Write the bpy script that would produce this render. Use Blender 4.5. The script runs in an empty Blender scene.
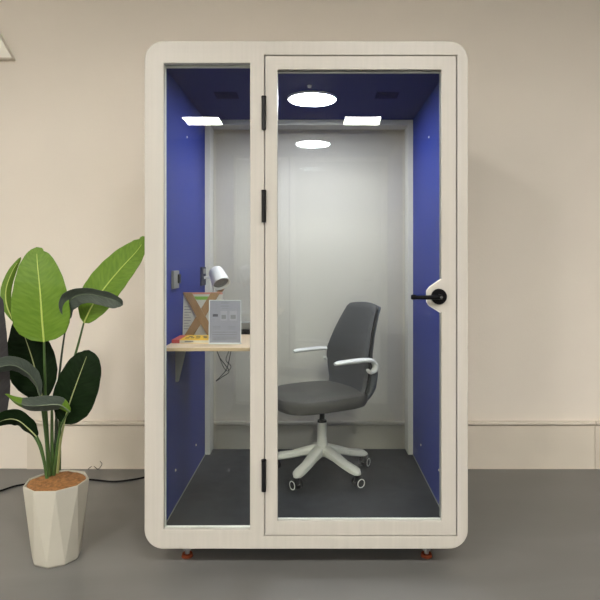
import bpy, bmesh, math, random
from mathutils import Vector, Matrix, Quaternion
random.seed(7)
sc = bpy.context.scene
C = sc.collection
PI = math.pi

# ---------------------------------------------------------------- camera
CX, CY, CZ, F = 0.037, -2.5, 1.34, 577.0
cam_d = bpy.data.cameras.new('camera'); cam = bpy.data.objects.new('camera', cam_d); C.objects.link(cam)
cam.location = (CX, CY, CZ); cam.rotation_euler = (PI/2, 0, 0)
cam_d.sensor_width = 36; cam_d.lens = 36*F/600
cam_d.shift_x = -15/600; cam_d.shift_y = -38/600
cam_d.clip_start = 0.05
sc.camera = cam

# ---------------------------------------------------------------- world, view
w = bpy.data.worlds.new('world'); sc.world = w; w.use_nodes = True
w.node_tree.nodes['Background'].inputs[0].default_value = (0.9, 0.95, 1, 1)
w.node_tree.nodes['Background'].inputs[1].default_value = 0.3
sc.view_settings.view_transform = 'Standard'; sc.view_settings.look = 'None'
sc.view_settings.gamma = 1; sc.view_settings.use_curve_mapping = False
sc.view_settings.exposure = 1.57
sc.cycles.max_bounces = 10; sc.cycles.transparent_max_bounces = 16
sc.cycles.glossy_bounces = 6; sc.cycles.diffuse_bounces = 5
sc.cycles.caustics_reflective = False; sc.cycles.caustics_refractive = False
sc.cycles.use_denoising = True

# radiances of the room's lamps
PANEL_L = 43.0
BOOTH_L = 45.0

def at(x, y, Y):
    """a point of the place, from its bearing in the photo and its distance Y"""
    d = (Y-CY)/F
    return Vector((CX+(x-315)*d, Y, CZ-(y-262)*d))
def ux(x, Y=0): return CX+(x-315)*(Y-CY)/F
def uz(y, Y=0): return CZ-(y-262)*(Y-CY)/F

# ---------------------------------------------------------------- materials
def mat(name, col, rough=0.5, metal=0.0, spec=0.5, noise=0.0, nscale=8.0, stretch=(1,1,1), bump=0.0, bscale=60.0, emit=None, trans=0, coat=0, col2=None):
    m = bpy.data.materials.new(name); m.use_nodes = True
    nt = m.node_tree; b = nt.nodes['Principled BSDF']
    b.inputs['Base Color'].default_value = (*col, 1)
    b.inputs['Roughness'].default_value = rough
    b.inputs['Metallic'].default_value = metal
    b.inputs['Specular IOR Level'].default_value = spec
    b.inputs['Coat Weight'].default_value = coat
    tc = nt.nodes.new('ShaderNodeTexCoord')
    mp = nt.nodes.new('ShaderNodeMapping'); mp.inputs['Scale'].default_value = stretch
    nt.links.new(tc.outputs['Object'], mp.inputs['Vector'])
    if noise or col2:
        n = nt.nodes.new('ShaderNodeTexNoise'); n.inputs['Scale'].default_value = nscale; n.inputs['Detail'].default_value = 5
        nt.links.new(mp.outputs[0], n.inputs['Vector'])
        r = nt.nodes.new('ShaderNodeValToRGB'); r.color_ramp.elements[0].position = .3; r.color_ramp.elements[1].position = .7
        a = [max(0, c*(1-noise)) for c in col]; z = col2 if col2 else [c*(1+noise) for c in col]
        r.color_ramp.elements[0].color = (*a, 1); r.color_ramp.elements[1].color = (*z, 1)
        nt.links.new(n.outputs['Fac'], r.inputs[0]); nt.links.new(r.outputs[0], b.inputs['Base Color'])
    if bump:
        n2 = nt.nodes.new('ShaderNodeTexNoise'); n2.inputs['Scale'].default_value = bscale; n2.inputs['Detail'].default_value = 3
        nt.links.new(mp.outputs[0], n2.inputs['Vector'])
        bp = nt.nodes.new('ShaderNodeBump'); bp.inputs['Strength'].default_value = bump; bp.inputs['Distance'].default_value = .005
        nt.links.new(n2.outputs['Fac'], bp.inputs['Height']); nt.links.new(bp.outputs[0], b.inputs['Normal'])
    if emit:
        b.inputs['Emission Color'].default_value = (*emit[0], 1); b.inputs['Emission Strength'].default_value = emit[1]
    return m

def glass_mat(name, tint=(.96,.985,.975), ior=1.5, boost=.72):
    """clear flat pane: both faces let light straight through and mirror it by Fresnel"""
    m = bpy.data.materials.new(name); m.use_nodes = True
    nt = m.node_tree; nt.nodes.clear()
    out = nt.nodes.new('ShaderNodeOutputMaterial'); mx = nt.nodes.new('ShaderNodeMixShader')
    t = nt.nodes.new('ShaderNodeBsdfTransparent'); t.inputs[0].default_value = (*tint, 1)
    g = nt.nodes.new('ShaderNodeBsdfGlossy'); g.inputs['Roughness'].default_value = 0.0; g.inputs[0].default_value = (1,1,1,1)
    fr = nt.nodes.new('ShaderNodeFresnel'); fr.inputs[0].default_value = ior
    geo = nt.nodes.new('ShaderNodeNewGeometry')
    # Fresnel on a back face would give total reflection: use the outward ior for both sides
    ml = nt.nodes.new('ShaderNodeMath'); ml.operation = 'MULTIPLY'; ml.inputs[1].default_value = boost; ml.use_clamp = True
    lw = nt.nodes.new('ShaderNodeLayerWeight'); lw.inputs[0].default_value = 0.5
    pw = nt.nodes.new('ShaderNodeMath'); pw.operation = 'POWER'; pw.inputs[1].default_value = 5
    s = nt.nodes.new('ShaderNodeMath'); s.operation = 'MULTIPLY_ADD'; s.inputs[1].default_value = .96; s.inputs[2].default_value = .04
    nt.links.new(lw.outputs['Facing'], pw.inputs[0]); nt.links.new(pw.outputs[0], s.inputs[0]); nt.links.new(s.outputs[0], ml.inputs[0])
    nt.links.new(ml.outputs[0], mx.inputs[0]); nt.links.new(t.outputs[0], mx.inputs[1]); nt.links.new(g.outputs[0], mx.inputs[2])
    nt.links.new(mx.outputs[0], out.inputs[0])
    nt.nodes.remove(fr); nt.nodes.remove(geo)
    return m

def emis_mat(name, col, L):
    m = bpy.data.materials.new(name); m.use_nodes = True
    nt = m.node_tree; nt.nodes.clear()
    out = nt.nodes.new('ShaderNodeOutputMaterial'); e = nt.nodes.new('ShaderNodeEmission')
    e.inputs[0].default_value = (*col, 1); e.inputs[1].default_value = L
    nt.links.new(e.outputs[0], out.inputs[0]); return m

M = {}
M['wall'] = mat('wall_paint', (.76,.70,.62), .75, noise=.03, nscale=1.2, bump=.15, bscale=90)
M['pale'] = mat('pale_paint', (.90,.86,.78), .6)
M['skirt'] = mat('skirting_paint', (.66,.60,.51), .5, noise=.04, nscale=3)
M['ceil'] = mat('ceiling_paint', (.42,.41,.39), .8)
M['farwall'] = mat('far_wall_paint', (.30,.29,.27), .8)
M['sidewall'] = mat('side_wall_paint', (.75,.70,.61), .8)
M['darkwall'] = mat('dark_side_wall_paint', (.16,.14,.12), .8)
M['frame'] = mat('cream_laminate', (.455,.432,.388), .42, noise=.035, nscale=60, stretch=(1,1,.03), bump=.05, bscale=200)
M['frame_in'] = mat('cream_edge', (.56,.53,.48), .5)
M['white'] = mat('white_plastic', (.78,.77,.74), .35)
M['alu'] = mat('pale_metal_trim', (.58,.555,.49), .6, spec=.2)
M['sill'] = mat('grey_sill', (.17,.17,.16), .7, spec=.1)
M['socket'] = mat('navy_socket', (.012,.015,.045), .6, spec=.1)
M['gasket'] = mat('dark_gasket', (.10,.10,.10), .6)
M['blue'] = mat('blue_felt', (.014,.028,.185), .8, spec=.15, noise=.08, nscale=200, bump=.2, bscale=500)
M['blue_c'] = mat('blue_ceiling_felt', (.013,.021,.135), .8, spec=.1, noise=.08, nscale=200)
M['vent'] = mat('dark_blue_vent', (.003,.004,.02), .9, spec=0)
M['carpet'] = mat('charcoal_carpet', (.020,.021,.024), .75, spec=.2, noise=.25, nscale=14, bump=.3, bscale=400)
M['black'] = mat('black_plastic', (.004,.004,.005), .35, spec=.08)
M['blackm'] = mat('black_metal', (.006,.006,.007), .4, spec=.2)
M['greym'] = mat('grey_metal', (.30,.30,.30), .35, metal=.7)
M['greyp'] = mat('grey_plastic', (.18,.18,.175), .5)
M['orange'] = mat('orange_rubber', (.22,.05,.02), .7, spec=.1)
M['birch'] = mat('birch_laminate', (.62,.47,.31), .45, noise=.08, nscale=10, stretch=(.6,6,6))
M['birch_e'] = mat('birch_edge', (.42,.30,.18), .6)
M['kraft'] = mat('brown_wood', (.34,.20,.09), .65, noise=.15, nscale=30, stretch=(1,1,.3))
M['paper'] = mat('printed_white_paper', (.62,.60,.56), .6)
M['pages'] = mat('book_pages', (.62,.58,.50), .8, noise=.1, nscale=300, stretch=(.01,.01,1))
M['yellow'] = mat('yellow_cover', (.75,.45,.02), .4)
M['redc'] = mat('red_cover', (.42,.05,.05), .45)
M['pink'] = mat('pink_cover_band', (.62,.25,.20), .5)
M['greenc'] = mat('green_cover_band', (.22,.45,.06), .5)
M['ink'] = mat('grey_ink', (.16,.16,.19), .6)
M['inkd'] = mat('dark_ink', (.05,.05,.07), .6)
M['sheet'] = mat('grey_printed_sheet', (.23,.225,.28), .35, noise=.05, nscale=20)
M['sheet2'] = mat('pale_grey_print', (.28,.275,.33), .4)
M['acryl'] = mat('clear_acrylic_edge', (.66,.68,.70), .2)
M['fabric'] = mat('dark_grey_upholstery', (.054,.055,.056), .7, spec=.2, noise=.10, nscale=250, bump=.25, bscale=600)
M['fabric2'] = mat('taupe_leatherette_seat', (.056,.053,.046), .5, spec=.25, noise=.06, nscale=90, bump=.2, bscale=300)
M['shell'] = mat('dark_grey_shell', (.06,.065,.075), .4)
M['chairw'] = mat('warm_grey_chair_plastic', (.60,.58,.52), .4)
M['armw'] = mat('white_armrest_plastic', (.64,.63,.60), .4)
M['pot'] = mat('matt_white_glaze', (.45,.43,.365), .55, noise=.03, nscale=6)
M['soil'] = mat('brown_coir', (.27,.12,.035), .95, noise=.4, nscale=70, stretch=(1,1,1), bump=1.0, bscale=160)
M['stem'] = mat('green_stem', (.045,.095,.02), .45, noise=.25, nscale=20, stretch=(1,1,.2))
M['stemd'] = mat('dark_green_stem', (.012,.025,.010), .45)
M['rib'] = mat('pale_yellow_green_midrib', (.42,.50,.12), .45)
M['ribg'] = mat('grey_green_midrib', (.09,.12,.07), .45)
M['ribd'] = mat('pale_midrib', (.30,.33,.14), .45)
M['glass'] = glass_mat('clear_glass')
M['glassb'] = glass_mat('clear_back_glass', (.93,.935,.93), boost=1.5)
M['panel'] = emis_mat('ceiling_panel_light', (1,.965,.90), PANEL_L)
M['lamp'] = emis_mat('booth_lamp_light', (.88,.90,1), BOOTH_L)

# floor: polished grey concrete with faint long streaks
def floor_mat():
    m = mat('grey_epoxy_floor', (.17,.167,.155), .32, spec=.5)
    nt = m.node_tree; b = nt.nodes['Principled BSDF']; tc = nt.nodes['Texture Coordinate']
    mp = nt.nodes.new('ShaderNodeMapping'); mp.inputs['Scale'].default_value = (.5,1.6,1)
    n = nt.nodes.new('ShaderNodeTexNoise'); n.inputs['Scale'].default_value = 1.6; n.inputs['Detail'].default_value = 4; n.inputs['Distortion'].default_value = .8
    r = nt.nodes.new('ShaderNodeValToRGB'); r.color_ramp.elements[0].position=.3; r.color_ramp.elements[1].position=.72
    r.color_ramp.elements[0].color = (.120,.118,.113,1); r.color_ramp.elements[1].color = (.160,.158,.152,1)
    nt.links.new(tc.outputs['Object'], mp.inputs[0]); nt.links.new(mp.outputs[0], n.inputs['Vector'])
    nt.links.new(n.outputs['Fac'], r.inputs[0]); nt.links.new(r.outputs[0], b.inputs['Base Color'])
    r2 = nt.nodes.new('ShaderNodeMapRange'); r2.inputs[3].default_value = .22; r2.inputs[4].default_value = .42
    nt.links.new(n.outputs['Fac'], r2.inputs[0]); nt.links.new(r2.outputs[0], b.inputs['Roughness'])
    return m
M['floor'] = floor_mat()

def leaf_mat(name, c1, c2, rough, sp=.2):
    m = mat(name, c1, rough, spec=sp)
    nt = m.node_tree; b = nt.nodes['Principled BSDF']
    uv = nt.nodes.new('ShaderNodeUVMap')
    sep = nt.nodes.new('ShaderNodeSeparateXYZ'); nt.links.new(uv.outputs[0], sep.inputs[0])
    ab = nt.nodes.new('ShaderNodeMath'); ab.operation='ABSOLUTE'; nt.links.new(sep.outputs[0], ab.inputs[0])
    ad = nt.nodes.new('ShaderNodeMath'); ad.operation='MULTIPLY_ADD'; ad.inputs[1].default_value=-.12
    nt.links.new(ab.outputs[0], ad.inputs[0]); nt.links.new(sep.outputs[1], ad.inputs[2])
    cmb = nt.nodes.new('ShaderNodeCombineXYZ'); nt.links.new(ad.outputs[0], cmb.inputs[1])
    sx = nt.nodes.new('ShaderNodeMath'); sx.operation='MULTIPLY'; sx.inputs[1].default_value=.06; nt.links.new(sep.outputs[0], sx.inputs[0]); nt.links.new(sx.outputs[0], cmb.inputs[0])
    n = nt.nodes.new('ShaderNodeTexNoise'); n.inputs['Scale'].default_value=70; n.inputs['Detail'].default_value=2
    nt.links.new(cmb.outputs[0], n.inputs['Vector'])
    r = nt.nodes.new('ShaderNodeValToRGB'); r.color_ramp.elements[0].position=.32; r.color_ramp.elements[1].position=.68
    r.color_ramp.elements[0].color=(*c1,1); r.color_ramp.elements[1].color=(*c2,1)
    nt.links.new(n.outputs['Fac'], r.inputs[0]); nt.links.new(r.outputs[0], b.inputs['Base Color'])
    bp = nt.nodes.new('ShaderNodeBump'); bp.inputs['Strength'].default_value=.5; bp.inputs['Distance'].default_value=.004
    nt.links.new(n.outputs['Fac'], bp.inputs['Height']); nt.links.new(bp.outputs[0], b.inputs['Normal'])
    return m
M['leafL'] = leaf_mat('bright_green_leaf', (.085,.165,.014), (.12,.21,.022), .45)
M['leafD'] = leaf_mat('dark_green_leaf', (.004,.010,.003), (.007,.016,.005), .5, .04)
M['leafG'] = leaf_mat('grey_green_leaf', (.048,.062,.050), (.065,.082,.066), .4, .3)
M['leafU'] = leaf_mat('mauve_grey_leaf_back', (.03,.028,.029), (.04,.038,.039), .5)

# ---------------------------------------------------------------- helpers
def obj(name, bm, m, parent=None, smooth=False, loc=None):
    me = bpy.data.meshes.new(name)
    bmesh.ops.recalc_face_normals(bm, faces=bm.faces)
    bm.to_mesh(me); bm.free()
    if smooth:
        for p in me.polygons: p.use_smooth = True
        try: me.set_sharp_from_angle(angle=math.radians(40))
        except Exception: pass
    ms = m if isinstance(m, (list, tuple)) else [m]
    for k in ms: me.materials.append(k)
    o = bpy.data.objects.new(name, me); C.objects.link(o)
    if parent is not None:
        o.parent = parent
        o.matrix_parent_inverse = Matrix.Identity(4)
    if loc is not None: o.location = loc
    return o
def thing(name, label, cat, loc=(0,0,0), rz=0, group=None):
    o = bpy.data.objects.new(name, None); C.objects.link(o)
    o.location = loc; o.rotation_euler = (0,0,rz); o['label'] = label; o['category'] = cat
    if group: o['group'] = group
    return o
def tag(o, label, cat, group=None):
    o['label'] = label; o['category'] = cat
    if group: o['group'] = group
    return o
def struct(name, bm, m, **k):
    o = obj(name, bm, m, **k); o['kind'] = 'structure'; return o

def box(bm, x0, x1, y0, y1, z0, z1, bev=0.0, mi=0, seg=2, mtx=None):
    r = bmesh.ops.create_cube(bm, size=1)
    vs = r['verts']
    for v in vs:
        v.co = Vector(((x0+x1)/2+v.co.x*(x1-x0), (y0+y1)/2+v.co.y*(y1-y0), (z0+z1)/2+v.co.z*(z1-z0)))
    fs = set(f for v in vs for f in v.link_faces)
    if bev:
        es = list(set(e for v in vs for e in v.link_edges))
        rr = bmesh.ops.bevel(bm, geom=es, offset=bev, segments=seg, profile=.5, affect='EDGES')
        fs = set(f for f in fs if f.is_valid) | set(rr['faces'])
    for f in fs:
        if f.is_valid: f.material_index = mi
    if mtx:
        for v in set(v for f in fs if f.is_valid for v in f.verts): v.co = mtx @ v.co
    return bm
def B(*a, **k):
    bm = bmesh.new(); return box(bm, *a, **k)
def cyl(bm, p0, p1, r0, r1=None, seg=24, mi=0, cap=True):
    p0 = Vector(p0); p1 = Vector(p1); r1 = r0 if r1 is None else r1
    d = p1-p0; q = d.to_track_quat('Z','Y').to_matrix().to_4x4()
    r = bmesh.ops.create_cone(bm, cap_ends=cap, segments=seg, radius1=r0, radius2=r1, depth=d.length)
    for v in r['verts']: v.co = (q @ v.co) + (p0+p1)/2
    for f in set(f for v in r['verts'] for f in v.link_faces): f.material_index = mi
    return bm
def lathe(bm, prof, center=(0,0,0), axis=None, seg=32, mi=0):
    c = Vector(center); rings = []
    q = Vector(axis).to_track_quat('Z','Y') if axis else Quaternion()
    for r, z in prof:
        if r < 1e-6: rings.append([bm.verts.new(c+q@Vector((0,0,z)))])
        else: rings.append([bm.verts.new(c+q@Vector((r*math.cos(2*PI*i/seg), r*math.sin(2*PI*i/seg), z))) for i in range(seg)])
    for a, b in zip(rings, rings[1:]):
        for i in range(seg):
            j = (i+1) % seg
            if len(a) == 1 and len(b) == 1: continue
            if len(a) == 1: f = bm.faces.new((a[0], b[i], b[j]))
            elif len(b) == 1: f = bm.faces.new((a[i], a[j], b[0]))
            else: f = bm.faces.new((a[i], a[j], b[j], b[i]))
            f.material_index = mi
    return bm
def spline(pts, n):
    pts = [Vector(p) for p in pts]
    P = [2*pts[0]-pts[1]]+pts+[2*pts[-1]-pts[-2]]
    out = []
    segs = len(pts)-1
    for k in range(n+1):
        t = k/n*segs; i = min(int(t), segs-1); u = t-i
        a, b, c, d = P[i], P[i+1], P[i+2], P[i+3]
        out.append(.5*((2*b)+(c-a)*u+(2*a-5*b+4*c-d)*u*u+(3*b-a-3*c+d)*u**3))
    return out
def lerp_list(vals, t):
    x = t*(len(vals)-1); i = min(int(x), len(vals)-2); u = x-i
    return vals[i]*(1-u)+vals[i+1]*u
def tube(bm, pts, rad, n=24, seg=10, flat=1.0, mi=0, up=(0,0,1)):
    """rad: number or list along the path; flat squeezes along the 'up' side"""
    ps = spline(pts, n) if n else [Vector(p) for p in pts]
    N = len(ps); rings = []
    upv = Vector(up)
    for k, p in enumerate(ps):
        t = (ps[min(k+1,N-1)]-ps[max(k-1,0)]).normalized()
        s = t.cross(upv)
        if s.length < 1e-3: s = t.cross(Vector((0,1,0)))
        s.normalize(); u = s.cross(t).normalized()
        r = lerp_list(rad, k/(N-1)) if isinstance(rad, (list,tuple)) else rad
        rings.append([bm.verts.new(p+s*r*math.cos(2*PI*i/seg)+u*r*flat*math.sin(2*PI*i/seg)) for i in range(seg)])
    for a, b in zip(rings, rings[1:]):
        for i in range(seg):
            j = (i+1)%seg; bm.faces.new((a[i],a[j],b[j],b[i])).material_index = mi
    bm.faces.new(rings[0]).material_index = mi; bm.faces.new(rings[-1]).material_index = mi
    return bm

def rrect(x0, x1, z0, z1, r=0, n=10):
    if r == 0: return [(x0,z0),(x1,z0),(x1,z1),(x0,z1)]
    o = []
    for cx, cz, a0 in ((x1-r,z0+r,-90),(x1-r,z1-r,0),(x0+r,z1-r,90),(x0+r,z0+r,180)):
        for k in range(n+1):
            a = math.radians(a0+90*k/n); o.append((cx+r*math.cos(a), cz+r*math.sin(a)))
    return o
def plate(name, loops, y0, y1, m, parent=None, bevel=0.0):
    """flat panel with openings in the XZ plane, between y0 and y1"""
    cu = bpy.data.curves.new(name, 'CURVE'); cu.dimensions = '2D'; cu.fill_mode = 'BOTH'
    for lp in loops:
        s = cu.splines.new('POLY'); s.points.add(len(lp)-1); s.use_cyclic_u = True
        for k, (x, z) in enumerate(lp): s.points[k].co = (x, z, 0, 1)
    cu.extrude = (y1-y0)/2-bevel; cu.bevel_depth = bevel; cu.bevel_resolution = 2; cu.offset = -bevel
    t = bpy.data.objects.new('tmp', cu); C.objects.link(t)
    dg = bpy.context.evaluated_depsgraph_get()
    me = bpy.data.meshes.new_from_object(t.evaluated_get(dg)); 
    bpy.data.objects.remove(t); bpy.data.curves.remove(cu)
    me.transform(Matrix.Rotation(PI/2, 4, 'X')); me.transform(Matrix.Translation((0,(y0+y1)/2,0)))
    me.name = name; me.materials.clear(); me.materials.append(m)
    for p in me.polygons: p.use_smooth = False
    o = bpy.data.objects.new(name, me); C.objects.link(o)
    if parent is not None: o.parent = parent
    return o

# ================================================================ THE ROOM
WY = 1.25; RX0, RX1, RY0, RH = -5.0, 5.0, -8.2, 3.63
struct('floor', B(RX0, RX1, RY0, WY, -.1, 0), M['floor'])
struct('wall_back', B(RX0, RX1, WY, WY+.1, 0, RH), M['wall'])
struct('wall_left', B(RX0-.1, RX0, RY0, WY, 0, RH), M['sidewall'])
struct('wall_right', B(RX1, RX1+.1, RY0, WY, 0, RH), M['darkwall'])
struct('wall_front', B(RX0, RX1, RY0-.1, RY0, 0, RH), M['farwall'])
struct('ceiling', B(RX0-.1, RX1+.1, RY0-.1, WY+.1, RH, RH+.1), M['ceil'])
# skirting: tall board under a rounded rail
zr = uz(423, WY)
xl = ux(28, WY); xs = ux(594, WY); xr = RX1
def skirt(x0, x1, name):
    bm = bmesh.new()
    box(bm, x0, x1, WY-.014, WY, .004, zr-.012, .002)
    box(bm, x0, x1, WY-.034, WY, zr-.006, zr+.018, .008, seg=3)
    box(bm, x0, x1, WY-.018, WY, 0, .008, .001)
    struct(name, bm, M['skirt'])
skirt(xl, xs-.0015, 'baseboard_back')
skirt(xs+.0015, xr, 'baseboard_right')
# the smooth wall section at the left end of the skirting, and the pale wedge on it
struct('trim_1', B(RX0, xl, WY-.008, WY, 0, zr+.02, .002), M['wall'])
bm = bmesh.new()
wx0, wx1, wz0, wz1 = ux(-30, WY), ux(15.5, WY), uz(60, WY), uz(33, WY)
pts = [(wx0, wz0), (wx1, wz0), (ux(0,WY), wz1), (wx0, wz1+.22)]
a = [bm.verts.new((x, WY-.05 if z > -9 else 0, z)) for x, z in pts]; b = [bm.verts.new((x, WY, z)) for x, z in pts]
bm.faces.new(a); bm.faces.new(b[::-1])
for i in range(4): bm.faces.new((a[i], b[i], b[(i+1)%4], a[(i+1)%4]))
struct('trim_2', bm, M['pale'])
struct('trim_3', B(wx0, wx1, WY-.05, WY, wz0-.008, wz0-.001, .001), M['skirt'])

# room ceiling lights: square panels set into the ceiling
def ceiling_panel(x, y, label):
    t = thing('ceiling_light', label, 'ceiling light', (x, y, RH), 0, 'square ceiling panel lights')
    obj('diffuser', B(-.285, .285, -.272, .272, -.012, -.002), M['panel'], t)
    bm = bmesh.new()
    for s in (-1, 1):
        box(bm, s*.295-.01, s*.295+.01, -.292, .292, -.02, 0); box(bm, -.285, .285, s*.282-.01, s*.282+.01, -.02, 0)
    obj('light_frame', bm, M['white'], t)
for y in (-3.35, -6.78):
    for i, x in enumerate((-4.3, -1.77, .795, 3.3)):
        ceiling_panel(x, y, 'square white panel light in the room ceiling, '+('near row, ' if y > -5 else 'far row, ')+('first','second','third','fourth')[i]+' from left')

# ================================================================ THE BOOTH
booth = thing('phone_booth', 'cream single-person acoustic booth with blue lining and large glass front', 'office booth', (0,0,0))
FL, CE, IW = 0.155, 2.215, 0.64           # inner floor, inner ceiling, inner half width
X0, X1 = ux(144.4), ux(468); Z0, Z1 = uz(549), uz(41)
gx0, gx1, gz0, gz1 = ux(163.8), ux(250), uz(529.7), uz(63)
dx0, dx1, dz0, dz1 = ux(264.3), ux(457.2), uz(536.3), uz(55)
plate('front_frame', [rrect(X0, X1, Z0, Z1, .082), rrect(gx0, gx1, gz0, gz1), rrect(dx0, dx1, dz0, dz1)], 0, .035, M['frame'], booth, bevel=.003)
# body behind the front frame: rounded sleeve
plate('outer_shell', [rrect(X0+.012, X1-.012, Z0+.006, Z1-.012, .075), rrect(-IW-.012, IW+.012, FL-.02, CE+.012)], .035, 1.20, M['frame_in'], booth)
obj('side_lining', B(-IW-.012, -IW, .035, 1.05, FL, CE), M['blue'], booth)
obj('side_lining', B(IW, IW+.012, .035, 1.05, FL, CE), M['blue'], booth)
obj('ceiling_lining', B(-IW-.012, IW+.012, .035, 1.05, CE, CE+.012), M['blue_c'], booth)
obj('carpet', B(-IW-.012, IW+.012, .035, 1.155, FL-.02, FL), M['carpet'], booth)
# back window
bw = plate('back_window_frame', [rrect(-IW-.012, IW+.012, FL-.030, CE+.010), rrect(-IW+.030, IW-.030, FL-.022, CE-.032)], 1.05, 1.18, M['alu'], booth)
obj('back_glass', B(-IW+.02, IW-.02, 1.160, 1.168, FL-.004, CE-.02), M['glassb'], booth)
# floor-wall edging
for s in (-1, 1):
    obj('edging', B(s*IW-.003, s*IW+.003, .04, 1.05, FL, FL+.004), M['greyp'], booth)
# left fixed pane with gasket and pale rails
fg = obj('fixed_glass', B(gx0+.001, gx1-.001, .014, .022, gz0+.001, gz1-.001), M['glass'], booth)
bm = bmesh.new()
box(bm, gx0, gx1, .022, .034, gz0, gz0+.004, .001)
box(bm, gx0, gx0+.003, .022, .034, gz0, gz1, .001)
box(bm, gx0+.003, gx1, .026, .034, gz1-.012, gz1, .001)
obj('glazing_bead', bm, M['white'], booth)
obj('gasket', B(gx0, gx1, .005, .013, gz1-.006, gz1), M['gasket'], booth)
# door
px0, px1, pz0, pz1 = ux(277.5), ux(441.5), uz(521), uz(69.5)
g = .004
tabL = ux(427)
hole = [(px0,pz0),(px1,pz0),(px1,uz(312.5)),(ux(429.5),uz(305.5)),(ux(427),uz(302)),(ux(427),uz(291)),(ux(429.5),uz(287.5)),(px1,uz(279.5)),(px1,pz1),(px0,pz1)]
door = plate('door', [rrect(dx0+g, dx1-g, dz0+g, dz1-g), hole], .0, .026, M['frame'], booth, bevel=.002)
plate('gap_light_block', [rrect(dx0+.001, dx1-.001, dz0+.001, dz1-.001), rrect(dx0+.014, dx1-.014, dz0+.014, dz1-.014)], .028, .035, M['black'], booth)  # black ring added behind the door gap to block the booth lamp's light
obj('door_glass', B(px0-.001, px1+.001, .010, .018, pz0, pz1), M['glass'], door)
bm = bmesh.new()
box(bm, px0, px1, .018, .026, pz0, pz0+.004, .001)
obj('bottom_rail', bm, M['armw'], door)
bm = bmesh.new()
box(bm, px0, px1, .018, .026, pz1-.010, pz1); box(bm, px1-.004, px1, .018, .026, uz(279), pz1-.01); box(bm, px1-.004, px1, .018, .026, pz0+.01, uz(313))
obj('gasket', bm, M['greyp'], door)
# pale lip around the handle tab
lip = [(px1-.002,uz(279.5)),(ux(429.5),uz(287.5)),(ux(427),uz(291)),(ux(427),uz(302)),(ux(429.5),uz(305.5)),(px1-.002,uz(312.5))]
bm = bmesh.new(); tube(bm, [(x, .004, z) for x, z in lip], .0035, n=0, seg=8)
obj('tab_lip', bm, M['armw'], door)
hx, hz = ux(438.7), uz(296.5)
hd = obj('door_handle', lathe(bmesh.new(), [(0,-.012),(.031,-.012),(.034,-.009),(.034,0),(0,0)], (hx, 0, hz), (0,1,0)), M['black'], door, smooth=True)
bm = bmesh.new(); cyl(bm, (hx,-.045,hz),(hx,-.010,hz),.011); 
tube(bm, [(hx+.006,-.045,hz),(hx-.03,-.047,hz),(ux(424),-.047,hz-.001),(ux(412.5,-.05),-.045,hz-.001)], [.010,.0095,.009,.0085], n=12, seg=12)
obj('lever', bm, M['black'], hd, smooth=True)
bm = bmesh.new(); lathe(bm, [(0,-.013),(.009,-.012),(.011,-.006),(.011,.004),(.008,.010),(0,.011)], (ux(413.5,-.05),-.045,hz), (-1,0,0), seg=20)
obj('lever_end', bm, M['black'], hd, smooth=True)
obj('keyhole', cyl(bmesh.new(), (hx,-.047,hz),(hx,-.0565,hz), .006, seg=16), M['gasket'], hd)
for y0, y1 in ((97,130),(190.5,222.5),(459,490.5)):
    xc = ux(264)
    bm = bmesh.new(); cyl(bm, (xc,-.010,uz(y1)),(xc,-.010,uz(y0)), .0098, seg=16)
    h = obj('hinge', bm, M['blackm'], door, smooth=True)
    bm = bmesh.new(); cyl(bm, (xc,-.010,uz(y0)-.006),(xc,-.010,uz(y0)+.001), .0108, seg=16)
    obj('hinge_cap', bm, M['black'], h, smooth=True)
# ceiling lamp, vents, sensor
lc = (0.022, .58)
bl = obj('booth_lamp', lathe(bmesh.new(), [(0,-.012),(.120,-.012),(.124,-.009),(.124,-.004),(0,-.004)], (*lc, CE), seg=48), M['lamp'], booth)
obj('lamp_rim', lathe(bmesh.new(), [(.125,-.010),(.131,-.010),(.133,-.006),(.133,0),(.125,0),(.125,-.010)], (*lc, CE), seg=48), M['white'], bl, smooth=True)
for vx in (ux(227,.53), ux(387,.53)):
    bm = bmesh.new()
    for i in range(11):
        for j in range(3):
            box(bm, vx-.058+i*.0108, vx-.053+i*.0108, .47+j*.042, .50+j*.042, CE-.003, CE+.001)
    obj('air_vent', bm, M['vent'], booth)
obj('sensor', lathe(bmesh.new(), [(0,-.012),(.009,-.010),(.012,0),(0,0)], (ux(309.5,.36), .36, CE), seg=16), M['armw'], booth, smooth=True)
# screw caps on the linings
def screw(x, y, z, s):
    obj('screw_cap', lathe(bmesh.new(), [(0,.004),(.005,.003),(.007,0),(0,0)], (x, y, z), (s,0,0), seg=12), M['alu'], booth, smooth=True)
for Y, z in ((.30,.33),(.78,.30),(.55,2.0)): screw(IW, Y, z, -1); screw(-IW, Y, z, 1)
# desk fixed to the left wall
DZ = .959
desk = obj('desktop', B(-IW, -.215, .065, .62, DZ-.016, DZ-.002, .001), M['birch_e'], booth)
obj('desk_surface', B(-IW, -.214, .064, .62, DZ-.002, DZ, 0), M['birch'], desk)
for Y in (.31, .57):
    bm = bmesh.new()
    xo = -IW
    prof = [(xo, DZ-.017), (xo+.055, DZ-.017), (xo+.012, DZ-.20), (xo, DZ-.20)]
    if Y > .5: prof = [(xo, DZ-.017), (xo+.06, DZ-.017), (xo+.012, DZ-.09), (xo, DZ-.09)]
    a = [bm.verts.new((x,Y-.012,z)) for x,z in prof]; b = [bm.verts.new((x,Y+.012,z)) for x,z in prof]
    bm.faces.new(a); bm.faces.new(b[::-1])
    for i in range(4): bm.faces.new((a[i],b[i],b[(i+1)%4],a[(i+1)%4]))
    obj('desk_bracket', bm, M['greyp'], desk)
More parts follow.
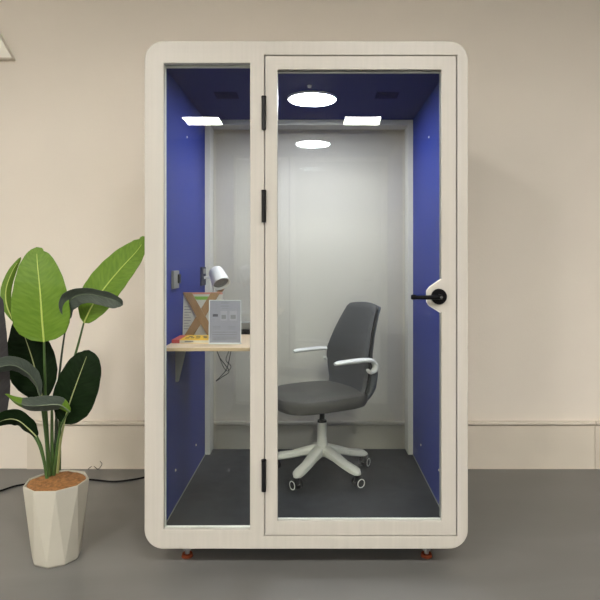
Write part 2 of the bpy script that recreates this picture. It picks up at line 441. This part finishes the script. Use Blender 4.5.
# wall sockets on the left lining
sp = at(176, 279, .26)
zc = sp.z
s1 = obj('wall_switch', B(-IW, -IW+.014, .215, .320, zc-.045, zc+.04, .003), M['greyp'], booth)
obj('switch_button', B(-IW+.014, -IW+.022, .285, .325, zc-.022, zc+.022, .003), M['black'], s1)
s2 = obj('wall_socket', B(-IW, -IW+.012, .90, 1.02, 1.20, 1.31, .003), M['socket'], booth)
obj('socket_insert', B(-IW+.012, -IW+.017, .93, .99, 1.27, 1.30, .002), M['greyp'], s2)
bm = bmesh.new(); tube(bm, [(-IW+.012,.96,1.245),(-IW+.03,.96,1.248),(-IW+.05,.95,1.245)], .008, n=8, seg=10)
obj('plug', bm, M['armw'], s2, smooth=True)
# chassis and levelling feet under the booth
obj('chassis', B(-.50, .50, .16, 1.02, .045, Z0+.012), M['black'], booth)
for fx in (-.545, .545):
    for fy in (.13, 1.0):
        bm = bmesh.new(); cyl(bm, (fx,fy,.0),(fx,fy,.013), .026, .023, 24)
        f = obj('foot', bm, M['orange'], booth, smooth=True)
        bm = bmesh.new(); cyl(bm, (fx,fy,.013),(fx,fy,Z0+.012), .011, seg=16); cyl(bm, (fx,fy,.030),(fx,fy,.045), .020, seg=6)
        obj('bolt', bm, M['greym'], f)
    cx = math.copysign(.44, fx)
    bm = bmesh.new(); cyl(bm, (cx,.13,.05),(cx,.13,Z0+.012), .007, seg=12)
    obj('stopper', bm, M['alu'], booth)

# ================================================================ CHAIR
chair = thing('office_chair', 'dark grey swivel office chair with pale armrests and a five-star base', 'office chair', (CX+.038*1.0395, -2.5+3.11*1.0395, FL), math.radians(208)); chair.scale = (1.0395,)*3
# seat
def superring(bm, cx, hx, hy, z, n=40, e=3.1, front=0):
    vs = []
    for i in range(n):
        a = 2*PI*i/n; c, s = math.cos(a), math.sin(a)
        x = math.copysign(abs(c)**(2/e), c)*hx; y = math.copysign(abs(s)**(2/e), s)*hy
        dz = front*max(0, x/hx)**3
        vs.append(bm.verts.new((cx+x, y, z+dz)))
    return vs
def loft(bm, rings, mi=0, cap0=True, cap1=True):
    n = len(rings[0])
    for a, b in zip(rings, rings[1:]):
        for i in range(n): bm.faces.new((a[i],a[(i+1)%n],b[(i+1)%n],b[i])).material_index = mi
    if cap0: bm.faces.new(rings[0][::-1]).material_index = mi
    if cap1: bm.faces.new(rings[-1]).material_index = mi
bm = bmesh.new()
prof = [(.90,.384),(.965,.389),(1,.406),(1.0,.436),(.975,.449),(.93,.454),(.80,.456),(.5,.450),(.2,.447)]
loft(bm, [superring(bm, .03, .245*k, .235*k, z, front=-.014) for k, z in prof])
seat = obj('seat', bm, M['fabric2'], chair, smooth=True)
bm = bmesh.new()
loft(bm, [superring(bm, .03, .245*k, .235*k, z, front=-.014) for k, z in [(.3,.372),(.80,.378),(.93,.388),(.97,.395),(.9,.400)]])
obj('seat_shell', bm, M['shell'], seat, smooth=True)
# backrest
def bx_prof(z):
    pts = [(.40,-.165),(.48,-.196),(.56,-.205),(.65,-.203),(.75,-.225),(.85,-.258),(.92,-.285)]
    for (a, xa), (b, xb) in zip(pts, pts[1:]):
        if z <= b: u = (z-a)/(b-a); return xa+(xb-xa)*u
    return pts[-1][1]
def hw_prof(z):
    pts = [(.40,.172),(.46,.19),(.54,.214),(.595,.223),(.64,.219),(.70,.205),(.80,.178),(.90,.152),(.912,.145),(.92,.125)]
    for (a, xa), (b, xb) in zip(pts, pts[1:]):
        if z <= b: u = max(0,(z-a)/(b-a)); return xa+(xb-xa)*u
    return pts[-1][1]
def back_sheet(off0, off1, k, zlo, zhi, nz=26, ny=16, cup=.055):
    bm = bmesh.new(); G = []
    for side, off in ((0, off0), (1, off1)):
        g = []
        for i in range(nz+1):
            z = zlo+(zhi-zlo)*i/nz; row = []
            hw = hw_prof(z)*k
            for j in range(ny+1):
                y = -1+2*j/ny
                edge = min(1, (1-abs(y))/.10, (zhi-z+.002)/.02, (z-zlo+.002)/.02); edge = max(0, edge)**.5
                mid = (off0+off1)/2
                zz = z-.012*(y*y)*max(0,(z-.8)/.12)
                row.append(bm.verts.new((bx_prof(z)+cup*y*y*(hw/.238)**2+mid+(off-mid)*edge, y*hw, zz)))
            g.append(row)
        G.append(g)
    for s, g in enumerate(G):
        for i in range(nz):
            for j in range(ny):
                q = (g[i][j], g[i][j+1], g[i+1][j+1], g[i+1][j])
                bm.faces.new(q if s == 0 else q[::-1])
    bmesh.ops.remove_doubles(bm, verts=bm.verts, dist=1e-5)
    # close rims
    g0, g1 = G
    def strip(a, b):
        for p in range(len(a)-1):
            v = [a[p], a[p+1], b[p+1], b[p]]
            v = [x for x in v if x.is_valid]
            if len(set(v)) >= 3:
                try: bm.faces.new(list(dict.fromkeys(v)))
                except Exception: pass
    strip([r[0] for r in g0],[r[0] for r in g1]); strip([r[-1] for r in g0],[r[-1] for r in g1]); strip(g0[0], g1[0]); strip(g0[-1], g1[-1])
    return bm
back = obj('backrest', back_sheet(.020, -.012, 1.0, .42, .915), M['fabric'], chair, smooth=True)
obj('back_shell', back_sheet(-.016, -.032, .985, .44, .905), M['shell'], back, smooth=True)
bm = bmesh.new(); tube(bm, [(-.02,0,.36),(-.12,0,.355),(-.20,0,.375),(-.238,0,.44),(-.245,0,.56)], [.03,.035,.04,.05,.035], n=20, seg=14, flat=.45, up=(1,0,.3))
obj('back_support', bm, M['shell'], chair, smooth=True)
# armrests
for s in (-1, 1):
    bm = bmesh.new(); y = s*.235
    tube(bm, [(.055,y,.629),(.03,y,.633),(-.06,y,.636),(-.12,y,.636),(-.162,y,.630),(-.186,y,.607),(-.183,y*.99,.580),(-.158,y*.98,.570),(-.142,y*.98,.584)], [.007,.011,.012,.012,.0115,.011,.011,.010,.007], n=48, seg=14, flat=2.1, up=(0,1,0) )
    arm = obj('armrest', bm, M['armw'], chair, smooth=True)
    bm = bmesh.new(); tube(bm, [(-.188,y*.95,.575),(-.195,y*.90,.53),(-.195,y*.80,.46),(-.17,y*.6,.40),(-.1,y*.3,.365)], [.018,.018,.018,.017,.015], n=20, seg=10, flat=.7)
    obj('arm_bracket', bm, M['shell'], arm, smooth=True)
# column, mechanism, star base
obj('tilt_mechanism', B(-.09, .09, -.07, .07, .345, .374, .012), M['black'], chair)
bm = bmesh.new(); cyl(bm, (0,0,.22),(0,0,.35), .014, seg=20)
gl = obj('gas_lift', bm, M['black'], chair, smooth=True)
bm = bmesh.new(); lathe(bm, [(0,.10),(.034,.10),(.032,.12),(.026,.20),(.026,.272),(.024,.276),(.024,.278),(0,.278)], seg=28)
obj('column_sleeve', bm, M['chairw'], gl, smooth=True)
obj('sleeve_collar', lathe(bmesh.new(), [(0,.278),(.025,.278),(.025,.288),(.018,.292),(0,.292)], seg=28), M['black'], gl, smooth=True)
bm = bmesh.new()
angs = [math.radians(a-208) for a in (-47.5,-119.5,24.5,168.5,96.5)]
R = .262
for a in angs:
    d = Vector((math.cos(a), math.sin(a), 0))
    rings = []
    for t, z, wd, h in ((.0,.130,.032,.056),(.18,.128,.033,.054),(.4,.114,.030,.044),(.65,.093,.028,.038),(.88,.082,.029,.038),(.98,.077,.027,.032),(1.05,.071,.012,.014)):
        p = d*R*t; n = Vector((-d.y, d.x, 0))
        ring = []
        for k in range(12):
            b_ = 2*PI*k/12; cs, sn = math.cos(b_), math.sin(b_)
            ring.append(bm.verts.new(p+n*wd*math.copysign(abs(cs)**.7, cs)+Vector((0,0,z+h*.5*math.copysign(abs(sn)**.7, sn)))))
        rings.append(ring)
    loft(bm, rings)
obj('star_base', bm, M['chairw'], chair, smooth=True)
cast_rot = [-60, 40, -30, 50, 20]
for a, cr in zip(angs, cast_rot):
    p = Vector((math.cos(a)*R*.98, math.sin(a)*R*.98, 0))
    q = math.radians(cr-208); ax = Vector((math.cos(q), math.sin(q), 0))   # axle
    fw = Vector((-ax.y, ax.x, 0))*.010
    bm = bmesh.new()
    for s in (-1, 1):
        cyl(bm, p+fw+ax*s*.010+Vector((0,0,.025)), p+fw+ax*s*.024+Vector((0,0,.025)), .025, seg=24)
    cyl(bm, p+Vector((0,0,.045)), p+Vector((0,0,.070)), .010, seg=12)
    tube(bm, [p+fw-Vector((0,0,-.026))-fw*2, p+fw*1.0+Vector((0,0,.05)), p+fw*3+Vector((0,0,.03))], .011, n=8, seg=8)
    cst = obj('caster', bm, M['black'], chair, smooth=True)
    for s in (-1, 1):
        bm = bmesh.new(); c = p+fw+Vector((0,0,.025))+ax*s*.0243
        lathe(bm, [(.0185,0),(.0225,0),(.0225,.0015),(.0185,.0015),(.0185,0)], c, ax*s, seg=28)
        obj('caster_ring', bm, M['armw'], cst, smooth=True)

# ================================================================ THINGS ON THE DESK
# upright book with a crossed stand
def slab(name, p, w_, h_, t_, tilt, m, parent=None, rz=0):
    pass
UY = .45
a0 = at(182, 338, UY); a1 = at(221, 338, UY)
wb = a1.x-a0.x; top = at(182, 292.5, UY).z; hb = top-DZ
bk = thing('upright_book', 'white covered book with green and pink bands, standing behind brown crossed slats', 'book', (a0.x, UY, DZ), 0)
bk.rotation_euler = (math.radians(-6), 0, math.radians(-3))
obj('pages', B(.004, wb-.004, .004, .024, .003, hb-.003), M['pages'], bk)
bm = bmesh.new(); box(bm, 0, wb, 0, .003, 0, hb); box(bm, 0, wb, .024, .027, 0, hb); box(bm, 0, .004, .003, .024, 0, hb)
cv = obj('cover', bm, M['paper'], bk)
obj('green_band', B(.030, wb-.03, -.0012, .0, hb-.037, hb-.020), M['greenc'], cv)
obj('pink_band', B(0, wb, -.0012, .027, hb-.009, hb+.001), M['pink'], cv)
bm = bmesh.new()
for k in range(9): box(bm, .008, .008+.035*(1 if k % 3 else .7), -.0010, 0, hb-.075-k*.014, hb-.072-k*.014)
obj('print_lines', bm, M['ink'], cv)
st = thing('crossed_book_stand', 'brown wooden stand of two crossed slats holding the white book', 'book stand', (a0.x, UY-.012, DZ), 0)
st.rotation_euler = (math.radians(-6), 0, math.radians(-3))
def slat(x0, x1, y, nm):
    bm = bmesh.new(); ww = .046
    P_ = [(x0, 0), (x0+ww, 0), (x1+ww, hb*.995), (x1, hb*.995)]
    a = [bm.verts.new((x,y-.005,z)) for x,z in P_]; b = [bm.verts.new((x,y+.003,z)) for x,z in P_]
    bm.faces.new(a); bm.faces.new(b[::-1])
    for i in range(4): bm.faces.new((a[i],b[i],b[(i+1)%4],a[(i+1)%4]))
    obj(nm, bm, M['kraft'], st)
slat(.012, wb-.052, -.002, 'slat'); slat(wb-.058, .004, -.010, 'slat')
# lying books at the front left
p0 = at(171, 343, .33)
lb = thing('yellow_book', 'yellow covered book with a red corner lying flat at the front of the desk', 'book', (ux(171.8,.205), .205, DZ), 0)
wl = ux(209,.205)-ux(171.5,.205)
obj('pages', B(.035, wl-.003, .003, .165, .0015, .0145), M['pages'], lb)
bm = bmesh.new(); box(bm, 0, wl, 0, .168, .0145, .0165); box(bm, 0, wl, 0, .168, 0, .0015)
cv = obj('cover', bm, M['yellow'], lb)
obj('red_spine', B(-.0005, .036, -.0005, .1685, -.0002+.0002, .0168), M['redc'], cv)
bm = bmesh.new()
for k, (x, y, ww) in enumerate(((.05,.05,.018),(.075,.055,.015),(.10,.05,.02),(.135,.06,.016),(.055,.10,.02),(.09,.105,.02),(.125,.10,.02))):
    box(bm, x, x+ww, y, y+.028, .0165, .0170)
obj('cover_print', bm, M['inkd'], cv)
bm = bmesh.new(); box(bm, .06, .10, -.0006, .003, .006, .010)
obj('spine_print', bm, M['ink'], cv)
# acrylic sign holder
SY = .175
sx0 = ux(208.5, SY); sx1 = ux(241, SY); sh = uz(300, SY)-DZ; sw = sx1-sx0
sg = thing('sign_holder', 'clear acrylic stand holding a grey printed notice on the desk', 'sign holder', (sx0, SY, DZ), 0)
sg.rotation_euler = (math.radians(-4), 0, 0)
bm = bmesh.new()
box(bm, 0, sw, 0, .003, .0, .007); box(bm, 0, sw, 0, .003, sh-.003, sh); box(bm, 0, .004, 0, .003, 0, sh); box(bm, sw-.003, sw, 0, .003, 0, sh)
box(bm, 0, sw, 0, .06, 0, .003, .001)
obj('acrylic_holder', bm, M['acryl'], sg)
nt_ = obj('printed_sheet', B(.004, sw-.003, .0008, .0024, .007, sh-.003), M['sheet'], sg)
bm = bmesh.new()
def ln(x0, x1, z, h=.0022): box(bm, x0*sw, x1*sw, .0002, .0009, z*sh-h/2, z*sh+h/2)
ln(.37,.62,.93,.003); ln(.36,.62,.86,.003); ln(.40,.60,.81,.0018)
for k in range(3):
    z = .40-k*.03; ln(.12,.36,z,.0016); ln(.58,.82,z,.0016)
obj('printed_text', bm, M['ink'], nt_); bm = bmesh.new()
for z in (.27,.215,.16,.12): ln(.12,.86,z,.0026)
ln(.12,.55,.095,.002)
obj('printed_text', bm, M['ink'], nt_)
bm = bmesh.new(); box(bm, .12*sw, .28*sw, .0002, .0009, .62*sh, .68*sh)
obj('dark_print_block', bm, M['inkd'], nt_)
bm = bmesh.new()
for a_, b_ in ((.36,.56),(.64,.86)):
    box(bm, a_*sw, b_*sw, .0002, .0009, .53*sh, .75*sh)
obj('pale_picture', bm, M['sheet2'], nt_)
for a_, b_ in ((.39,.53),(.67,.83)): obj('picture_print', B(a_*sw, b_*sw, -.0002, .0003, .57*sh, .66*sh), M['ink'], nt_)

# desk lamp
LY = .55
lamp = thing('desk_lamp', 'white desk lamp with a tilted cylindrical head above the books', 'desk lamp', (ux(213,LY), LY, DZ), 0)
lx, lz = 0, 0
h0 = at(215.5, 270.5, LY)-Vector(lamp.location); h1 = at(221.5, 284, LY-.055)-Vector(lamp.location)
ax = (h1-h0).normalized(); L = (h1-h0).length
obj('lamp_base', lathe(bmesh.new(), [(0,0),(.055,0),(.058,.004),(.056,.012),(.02,.018),(0,.018)], (.01,.02,0), seg=36), M['armw'], lamp, smooth=True)
bm = bmesh.new()
tube(bm, [(.01,.02,.015),(.012,.022,.12),(.0,.04,.22),(-.022,.03,h0.z-.02),(h0.x-.03,.01,h0.z-.03)], .005, n=24, seg=10)
obj('lamp_arm', bm, M['armw'], lamp, smooth=True)
bm = bmesh.new(); c0 = h1-ax*.03+Vector((0,.03,-.02))
tube(bm, [(.012,.022,.20),(.04,.03,.235),(.055,.03,.262)], [.010,.013,.010], n=10, seg=10)
obj('lamp_joint', bm, M['kraft'], lamp, smooth=True)
hd_ = obj('lamp_head', lathe(bmesh.new(), [(0,-.008),(.026,-.006),(.034,.0),(.039,.012),(.047,L),(.043,L),(.036,.014),(0,.010)], h0, ax, seg=40), M['armw'], lamp, smooth=True)
obj('lamp_lens', lathe(bmesh.new(), [(0,L-.012),(.020,L-.012),(.021,L-.008),(.032,L-.010),(.033,L-.014),(.043,L-.014)], h0, ax, seg=40), M['greyp'], hd_, smooth=True)

# small dark device at the back of the desk
dv = thing('desk_device', 'small black box with a grey upper body at the back of the desk', 'box', (ux(238,.53), .53, DZ), 0)
obj('device_base', B(0, .075, 0, .07, 0, .026, .003), M['black'], dv)
obj('device_body', B(.0, .075, .012, .065, .026, .062, .004), M['greyp'], dv)

# cables hanging under the desk
bm = bmesh.new()
tube(bm, [at(217,351,.64),at(220,358,.64),at(226,366,.65),at(229,372,.65),at(222,377,.64),at(216,381,.64),at(221,376,.66),at(227,368,.66),at(231,351,.66)], .0022, n=60, seg=8)
tag(obj('hanging_cable', bm, M['black'], None, True), 'thin black cable hanging in a loop under the booth desk', 'cable')
bm = bmesh.new()
tube(bm, [at(229,351,.67),at(226,360,.67),at(231,366,.68),at(228,371,.68),at(224,368,.68),at(220,359,.68)], .0018, n=40, seg=8)
tag(obj('hanging_cable', bm, M['black'], None, True), 'shorter thin black cable tangled behind the hanging loop under the desk', 'cable')

# ================================================================ POTTED PLANT
PX, PY = ux(56.8,.118), .118
plant = thing('potted_plant', 'tall broad-leaved green plant in a white faceted pot beside the booth', 'potted plant', (PX, PY, 0))
PO = Vector((PX, PY, 0))
bm = bmesh.new()
N = 9; HT = .350
off = math.radians(12)
def ring(r, z, ph, n=N): return [bm.verts.new((r*math.cos(ph+2*PI*i/n), r*math.sin(ph+2*PI*i/n), z)) for i in range(n)]
b0 = ring(.096, 0, off+PI/N); b1 = ring(.104, .010, off+PI/N); t0 = ring(.138, HT-.006, off); t1 = ring(.137, HT, off); t2 = ring(.132, HT, off); t3 = ring(.128, HT-.03, off)
bm.faces.new(b0[::-1])
for i in range(N):
    j = (i+1) % N
    bm.faces.new((b0[i],b0[j],b1[j],b1[i]))
    bm.faces.new((b1[i],t0[j],t0[i])); bm.faces.new((b1[i],b1[j],t0[j]))
    for a, b in ((t0,t1),(t1,t2),(t2,t3)): bm.faces.new((a[i],a[j],b[j],b[i]))
bm.faces.new(t3)
obj('pot', bm, M['pot'], plant)
bm = bmesh.new()
rr = []
for k, r in enumerate((.0,.04,.08,.110,.127)):
    rr.append([bm.verts.new((r*math.cos(off+2*PI*i/32)*(1 if k<4 else .97), r*math.sin(off+2*PI*i/32)*(1 if k<4 else .97), HT-.006+.012*(1-(r/.130)**2)+random.uniform(-.003,.003))) for i in range(32)])
for a, b in zip(rr, rr[1:]):
    for i in range(32): bm.faces.new((a[i],a[(i+1)%32],b[(i+1)%32],b[i]))
bmesh.ops.remove_doubles(bm, verts=bm.verts, dist=.0001)
obj('soil', bm, M['soil'], plant, smooth=True)

def leaf(mid, hw, side, mt, ribm, fold=0.15, cup=0.0, wav=.0015, label=None, shape=None, notch=None, rib_r=.0035, n=40, m_=14, ends=None):
    """mid: midrib points base->tip in the room; hw: largest half width; side: one or several side vectors along the leaf"""
    ps = spline([Vector(p)-PO for p in mid], n)
    bm = bmesh.new(); uvl = bm.loops.layers.uv.new('UVMap'); rows = []; uvs = {}
    shape = shape or [0.0,.52,.80,.95,1.0,.99,.93,.83,.66,.42,.0]
    sides = side if isinstance(side, list) else [side]
    length = sum((b-a).length for a, b in zip(ps, ps[1:]))
    wl, wr = hw if isinstance(hw, tuple) else (hw, hw)
    for k, p in enumerate(ps):
        t = k/n
        s = Vector(sides[0]) if len(sides) == 1 else lerp_list([Vector(q) for q in sides], t)
        tg = (ps[min(k+1,n)]-ps[max(k-1,0)]).normalized()
        s = (s-tg*s.dot(tg)).normalized(); nr = tg.cross(s).normalized()
        x = t*(len(shape)-1); i0 = min(int(x), len(shape)-2); u_ = x-i0; u_ = u_
        wv = (shape[i0]*(1-u_)+shape[i0+1]*u_)
        if t < .1: wv = shape[1]*math.sqrt(t/.1)
        if t > .9: wv = shape[-2]*math.sqrt((1-t)/.1)
        row = []
        for j in range(-m_, m_+1):
            u = j/m_; W = (wl if u < 0 else wr)*wv
            ww = W
            if notch and abs(t-notch[0]) < notch[1] and u*notch[2] > .45: ww = W*(1-.30*(1-abs(t-notch[0])/notch[1]))
            q = p+s*u*ww+nr*(fold*abs(u)*W+cup*u*u*W)+nr*wav*math.sin(length*95*t+2.0*u)*abs(u)
            v = bm.verts.new(q); uvs[v] = (u*.5, t*length); row.append(v)
        rows.append(row)
    for k_, (a, b) in enumerate(zip(rows, rows[1:])):
        for j in range(2*m_):
            f = bm.faces.new((a[j],a[j+1],b[j+1],b[j]))
            if ends and (k_ < n*.16 or k_ > n*.74): f.material_index = 1
            for l in f.loops: l[uvl].uv = uvs[l.vert]
    me = bpy.data.meshes.new('leaf'); bm.to_mesh(me); bm.free()
    for p in me.polygons: p.use_smooth = True
    me.materials.append(mt)
    o = bpy.data.objects.new('leaf', me); C.objects.link(o); o.parent = plant
    so = o.modifiers.new('thickness', 'SOLIDIFY'); so.thickness = .0012; so.offset = 0
    if ends: me.materials.append(ends)
    if label: o['label'] = label
    bm = bmesh.new()
    tube(bm, [p for p in ps[:-2:3]], [rib_r, rib_r*.9, rib_r*.6, rib_r*.25], n=30, seg=8)
    obj('midrib', bm, ribm, o, smooth=True)
    return o
def stem(pts, r, m, n=24):
    bm = bmesh.new(); tube(bm, [Vector(p)-PO for p in pts], r, n=n, seg=10); return obj('stem', bm, m, plant, smooth=True)

# A: large bright leaf facing the camera
leaf([at(44,342,.14),at(42,318,.125),at(40,290,.12),at(37.5,265,.135),at(36.5,247,.16)], .128, (1,.12,0), M['leafL'], M['rib'], fold=.10, cup=-.18, wav=.0015,
     label='large bright green upright leaf', shape=[0,.80,.96,1.0,.98,.91,.82,.70,.56,.38,0], notch=(.93,.04,1), rib_r=.0045)
stem([at(44,341,.14),at(45,380,.15),at(46.5,430,.17),at(50,483,.165)], [.0045,.006,.009,.011], M['stem'])
# B: sliver of a bright leaf behind it
leaf([at(14,322,.27),at(7,306,.27),at(6,290,.28),at(12,272,.29),at(21,257,.30)], .024, (1,.5,0), M['leafL'], M['rib'], fold=.35, label='bright green leaf mostly hidden behind the large one')
# C: bright leaf reaching towards the booth
leaf([at(84,323,.20),at(92,306,.19),at(106,286,.18),at(122,267,.165),at(136,252,.15),at(147,237,.13)], (.098,.080), (.75,-.25,-.75), M['leafL'], M['rib'], fold=.12, cup=-.1,
     label='bright green leaf slanting towards the booth', shape=[0,.62,.88,1,1,.95,.86,.76,.60,.42,0], notch=(.92,.035,-1), rib_r=.004)
stem([at(84,322,.20),at(76,352,.21),at(66,385,.22),at(60,420,.23),at(59,470,.24)], [.004,.0055,.006,.008,.009], M['stem'])
# D: arching dark leaf
leaf([at(69,320,.15),at(67,307,.14),at(74,297,.12),at(88,294,.09),at(104,297,.07),at(117,301,.05),at(123,305,.05)], .045, [(-.8,-.3,.3),(-.6,-.4,.7),(0,-.5,1),(.2,-.4,1),(.3,-.5,1)], M['leafG'], M['ribg'], fold=.25, cup=.1,
     label='grey-green leaf arching over to the right', shape=[0,.55,.85,1,.9,.85,.85,.85,.8,.6,0])
stem([at(67,319,.15),at(62,352,.17),at(57,400,.2),at(56,440,.2),at(55,472,.21)], [.003,.0045,.006,.008,.009], M['stemd'])
# E: dark leaf behind the bright one
leaf([at(43,400,.26),at(38,380,.27),at(32,358,.28),at(26,340,.29),at(18,318,.31)], (.125,.105), (1,.1,.25), M['leafD'], M['ribd'], fold=.1, cup=-.1,
     label='large dark green leaf below and behind the bright one', shape=[0,.55,.80,.95,1,1,.95,.85,.68,.45,0])
stem([at(43,399,.26),at(46,430,.24),at(49,478,.2)], [.005,.006,.008], M['stem'])
# F: dark leaf right
leaf([at(64,424,.10),at(69,405,.09),at(76,385,.09),at(83,366,.10),at(89,350,.12)], (.088,.110), (1,-.1,-.3), M['leafD'], M['ribd'], fold=.08, cup=-.12,
     label='large dark green leaf between the pot and the booth', shape=[0,.62,.88,.98,1,1,.95,.88,.76,.56,0], notch=(.96,.03,-1))
stem([at(64,424,.10),at(60,445,.15),at(57,476,.2)], [.0045,.006,.008], M['ribd'])
# G: small horizontal folded leaf in front
leaf([at(70,412,.06),at(60,405,.04),at(46,405,.03),at(32,406,.03),at(18,403,.03),at(5,394,.04)], .042, [(.3,-.4,1),(0,-.5,1),(0,-.5,1),(0,-.5,1)], M['leafG'], M['ribg'], fold=.3,
     label='small grey-green leaf with bright green ends lying across the stems', ends=M['leafL'])
stem([at(69,411,.06),at(60,430,.10),at(54,475,.13)], [.003,.005,.007], M['stem'])
# H: big dark leaf at the frame's edge
leaf([at(2,420,.16),at(-6,395,.14),at(-10,360,.12),at(-8,325,.12),at(0,296,.14)], .075, (1,.3,0), M['leafU'], M['ribd'], fold=.15, label='mauve-grey leaf at the far left of the plant')
stem([at(2,418,.16),at(20,424,.17),at(38,442,.17),at(49,482,.16)], [.004,.006,.008], M['stem'])
# I: grey leaf arching left
leaf([at(40,396,.13),at(35,382,.11),at(25,371,.08),at(10,365,.05),at(-10,372,.03),at(-25,392,.03)], .046, [(.6,-.5,.4),(.3,-.6,.8),(0,-.6,.9),(0,-.6,.9)], M['leafG'], M['ribg'], fold=.25,
     label='grey-green leaf arching over to the left')
stem([at(40,395,.13),at(45,430,.15),at(50,480,.17)], [.004,.006,.008], M['stem'])
# J: low dark leaf left
leaf([at(37,437,.10),at(28,428,.09),at(17,420,.08),at(4,420,.07),at(-12,428,.06)], .052, [(.3,-.4,.9),(0,-.5,.9),(0,-.5,.9)], M['leafD'], M['ribd'], fold=.25, label='low dark leaf drooping to the left')
stem([at(37,436,.10),at(42,450,.12),at(48,484,.13)], [.004,.006,.008], M['stem'])
stem([at(52,400,.2),at(52,440,.19),at(53,476,.19)], [.005,.008,.010], M['stem'])

# ================================================================ ON THE FLOOR
def fl(x, y): 
    d = F*CZ/(y-262); return Vector((CX+(x-315)*d/F, CY+d, .006))
bm = bmesh.new()
tube(bm, [fl(-40,506), fl(0,492), fl(20,486), fl(55,482), fl(88,480.5), fl(112,482.5), fl(130,481), fl(146,478), fl(170,476)+Vector((0,0,.02)), Vector((-.55,.95,.03)), Vector((-.3,.95,.04))], .0055, n=90, seg=8)
tag(obj('power_cable', bm, M['black'], None, True), 'black cable running over the floor behind the pot to the booth', 'cable')
bm = bmesh.new()
q = fl(98,466.5)
tube(bm, [fl(88,470), fl(93,468.7)+Vector((0,0,.012)), fl(98,470), fl(102,469)+Vector((0,0,.025)), fl(100,469)+Vector((0,0,.045))], .002, n=30, seg=6)
tag(obj('wire_scrap', bm, M['black'], None, True), 'small curled scrap of wire at the foot of the wall behind the plant', 'wire')
